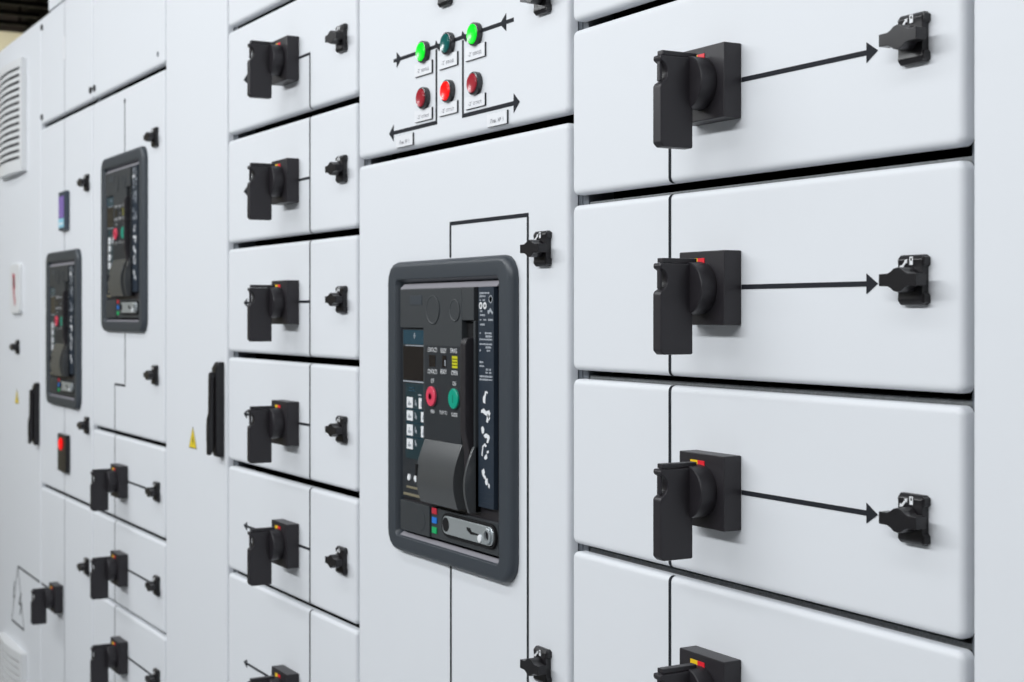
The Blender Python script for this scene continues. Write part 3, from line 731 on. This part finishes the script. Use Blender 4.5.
def vent(z0, z1, x0=-4.790, x1=-4.4490):
    q = MB()
    cx = (x0 + x1) / 2; n = 18; D0 = 0.016
    def bulge(f): return -D0 - 0.012 * math.sin(f * PI)
    # curved hood: front skin made of slats between which the dark slots show
    ns = 14; fr = 0.024
    zs = [z0 + fr + (z1 - z0 - 2 * fr) * k / ns for k in range(ns + 1)]
    prof = [(x0 + (x1 - x0) * k / n, bulge(k / n)) for k in range(n + 1)]
    def band(za, zb, mi, dy=0.0, k0=0, k1=n):
        for k in range(k0, k1):
            (xa, ya), (xb, yb) = prof[k], prof[k + 1]
            q.quad([(xa, ya + dy, za), (xb, yb + dy, za), (xb, yb + dy, zb), (xa, ya + dy, zb)], mi)
    xi0, xi1 = 1, n - 1
    band(z0, z0 + fr, 0); band(z1 - fr, z1, 0)
    for k in range(ns):
        h = zs[k + 1] - zs[k]
        band(zs[k], zs[k] + h * .58, 0, 0, xi0, xi1)
        # slanting lip under each slat
        for j in range(xi0, xi1):
            (xa, ya), (xb, yb) = prof[j], prof[j + 1]
            q.quad([(xa, ya, zs[k]), (xb, yb, zs[k]), (xb, yb + 0.010, zs[k] + h * .3), (xa, ya + 0.010, zs[k] + h * .3)], 0)
            q.quad([(xa, ya, zs[k] + h * .58), (xb, yb, zs[k] + h * .58), (xb, yb + 0.010, zs[k] + h * .66), (xa, ya + 0.010, zs[k] + h * .66)], 0)
    band(zs[0], zs[-1], 1, 0.011, xi0, xi1)
    for a, b in ((0, xi0), (xi1, n)):
        band(z0 + fr, z1 - fr, 0, 0, a, b)
    for k in (0, n):
        x, y = prof[k]; q.quad([(x, y, z0), (x, 0, z0), (x, 0, z1), (x, y, z1)], 0)
    for z in (z0, z1):
        for k in range(n):
            (xa, ya), (xb, yb) = prof[k], prof[k + 1]
            q.quad([(xa, ya, z), (xb, yb, z), (xb, 0, z), (xa, 0, z)], 0)
    return obj('vent_grille', q, ['vent', 'slot'], door0, (cx, 0, z0), label='white louvred vent with dark slots')
vent(1.9170, 2.2460); vent(0.178, 0.507)

# ------------------------------------------------------------------ room
def rbox(name, x0, x1, y0, y1, z0, z1, m):
    b = MB(); b.box(x0, x1, y0, y1, z0, z1); return flat(struct(name, b, m))
CZ = 3.06
rbox('floor', -9, 2.5, -4.2, 2.2, -0.1, 0.0, 'concrete')
rbox('ceiling', -9, 2.5, -4.2, 2.2, CZ, CZ + 0.1, 'ceil')
rbox('wall_back', -9, 2.5, 2.1, 2.2, 0.0, CZ, 'roomwhite')
rbox('wall_left', -8.6, -8.5, -4.1, 2.1, 0.0, CZ, 'beige')
rbox('wall_right_blocker', 2.4, 2.5, -4.1, 2.1, 0.0, CZ, 'roomgrey')  # unseen wall added to block light from the open end
rbox('wall_front', -8.5, 2.4, -4.2, -4.1, 0.0, CZ, 'roomwhite')
b = MB()
for yy in (-0.30, 0.30): b.box(-7.4, -4.4, yy + .30 - .012, yy + .30 + .012, 2.86, 2.96)
for k in range(13): b.box(-7.3 + k * 0.24, -7.27 + k * 0.24, 0.013, 0.587, 2.87, 2.89)
for k in range(4):
    for yy in (0.05, 0.55): b.box(-7.3 + k * 0.9, -7.285 + k * 0.9, yy - .006, yy + .006, 2.89, CZ)
tr = obj('cable_tray', b, 'tray', None, (-6.3, 0.3, 2.86)); tr['label'] = 'dark steel cable tray under the ceiling above the end cabinet'; tr['category'] = 'cable tray'

# ------------------------------------------------------------------ light: rows of ceiling lamps over the aisle, added end wall fill, pale ambient world
def area(name, loc, sx, sy, power, target, col=(1, 1, 1)):
    l = bpy.data.lights.new(name, 'AREA'); l.shape = 'RECTANGLE'; l.size = sx; l.size_y = sy; l.energy = power; l.color = col
    o = bpy.data.objects.new(name, l); COL.objects.link(o); o.location = loc
    o.rotation_euler = (Vector(target) - Vector(loc)).to_track_quat('-Z', 'Y').to_euler()
    return o
area('aisle_lamp', (-2.2, -2.35, 2.85), 7.2, 0.25, 195, (-2.2, -0.6, 0.7), (0.95, 0.98, 1.0))
area('aisle_lamp', (-2.6, -1.0, 3.0), 7.0, 0.2, 40, (-2.6, -0.85, 0), (0.95, 0.98, 1.0))
area('end_wall_fill', (-7.7, 0.6, 1.9), 0.3, 2.0, 36, (-8.5, 0.6, 1.75), (1.0, 0.97, 0.88))  # hidden fill light added to brighten the beige end wall

w = bpy.data.worlds.new('World'); S.world = w; w.use_nodes = True
w.node_tree.nodes['Background'].inputs['Color'].default_value = (0.86, 0.92, 1.0, 1)
w.node_tree.nodes['Background'].inputs['Strength'].default_value = 0.7

# ------------------------------------------------------------------ camera
cd = bpy.data.cameras.new('Camera'); cam = bpy.data.objects.new('Camera', cd); COL.objects.link(cam)
cam.location = (0, -DIST, CAMZ)
cam.rotation_euler = (PI / 2, 0, PI / 2 - TH)
cd.sensor_width = 36.0; cd.lens = FPX * 36.0 / 1024.0
cd.shift_y = (HORY - 341.0) / 1024.0
cd.clip_start = 0.05
cd.dof.use_dof = True; cd.dof.focus_distance = 1.55; cd.dof.aperture_fstop = 10.0
S.camera = cam
S.view_settings.view_transform = 'Standard'
S.view_settings.look = 'None'
S.view_settings.gamma = 1.0
S.view_settings.use_curve_mapping = False
S.view_settings.exposure = -0.72
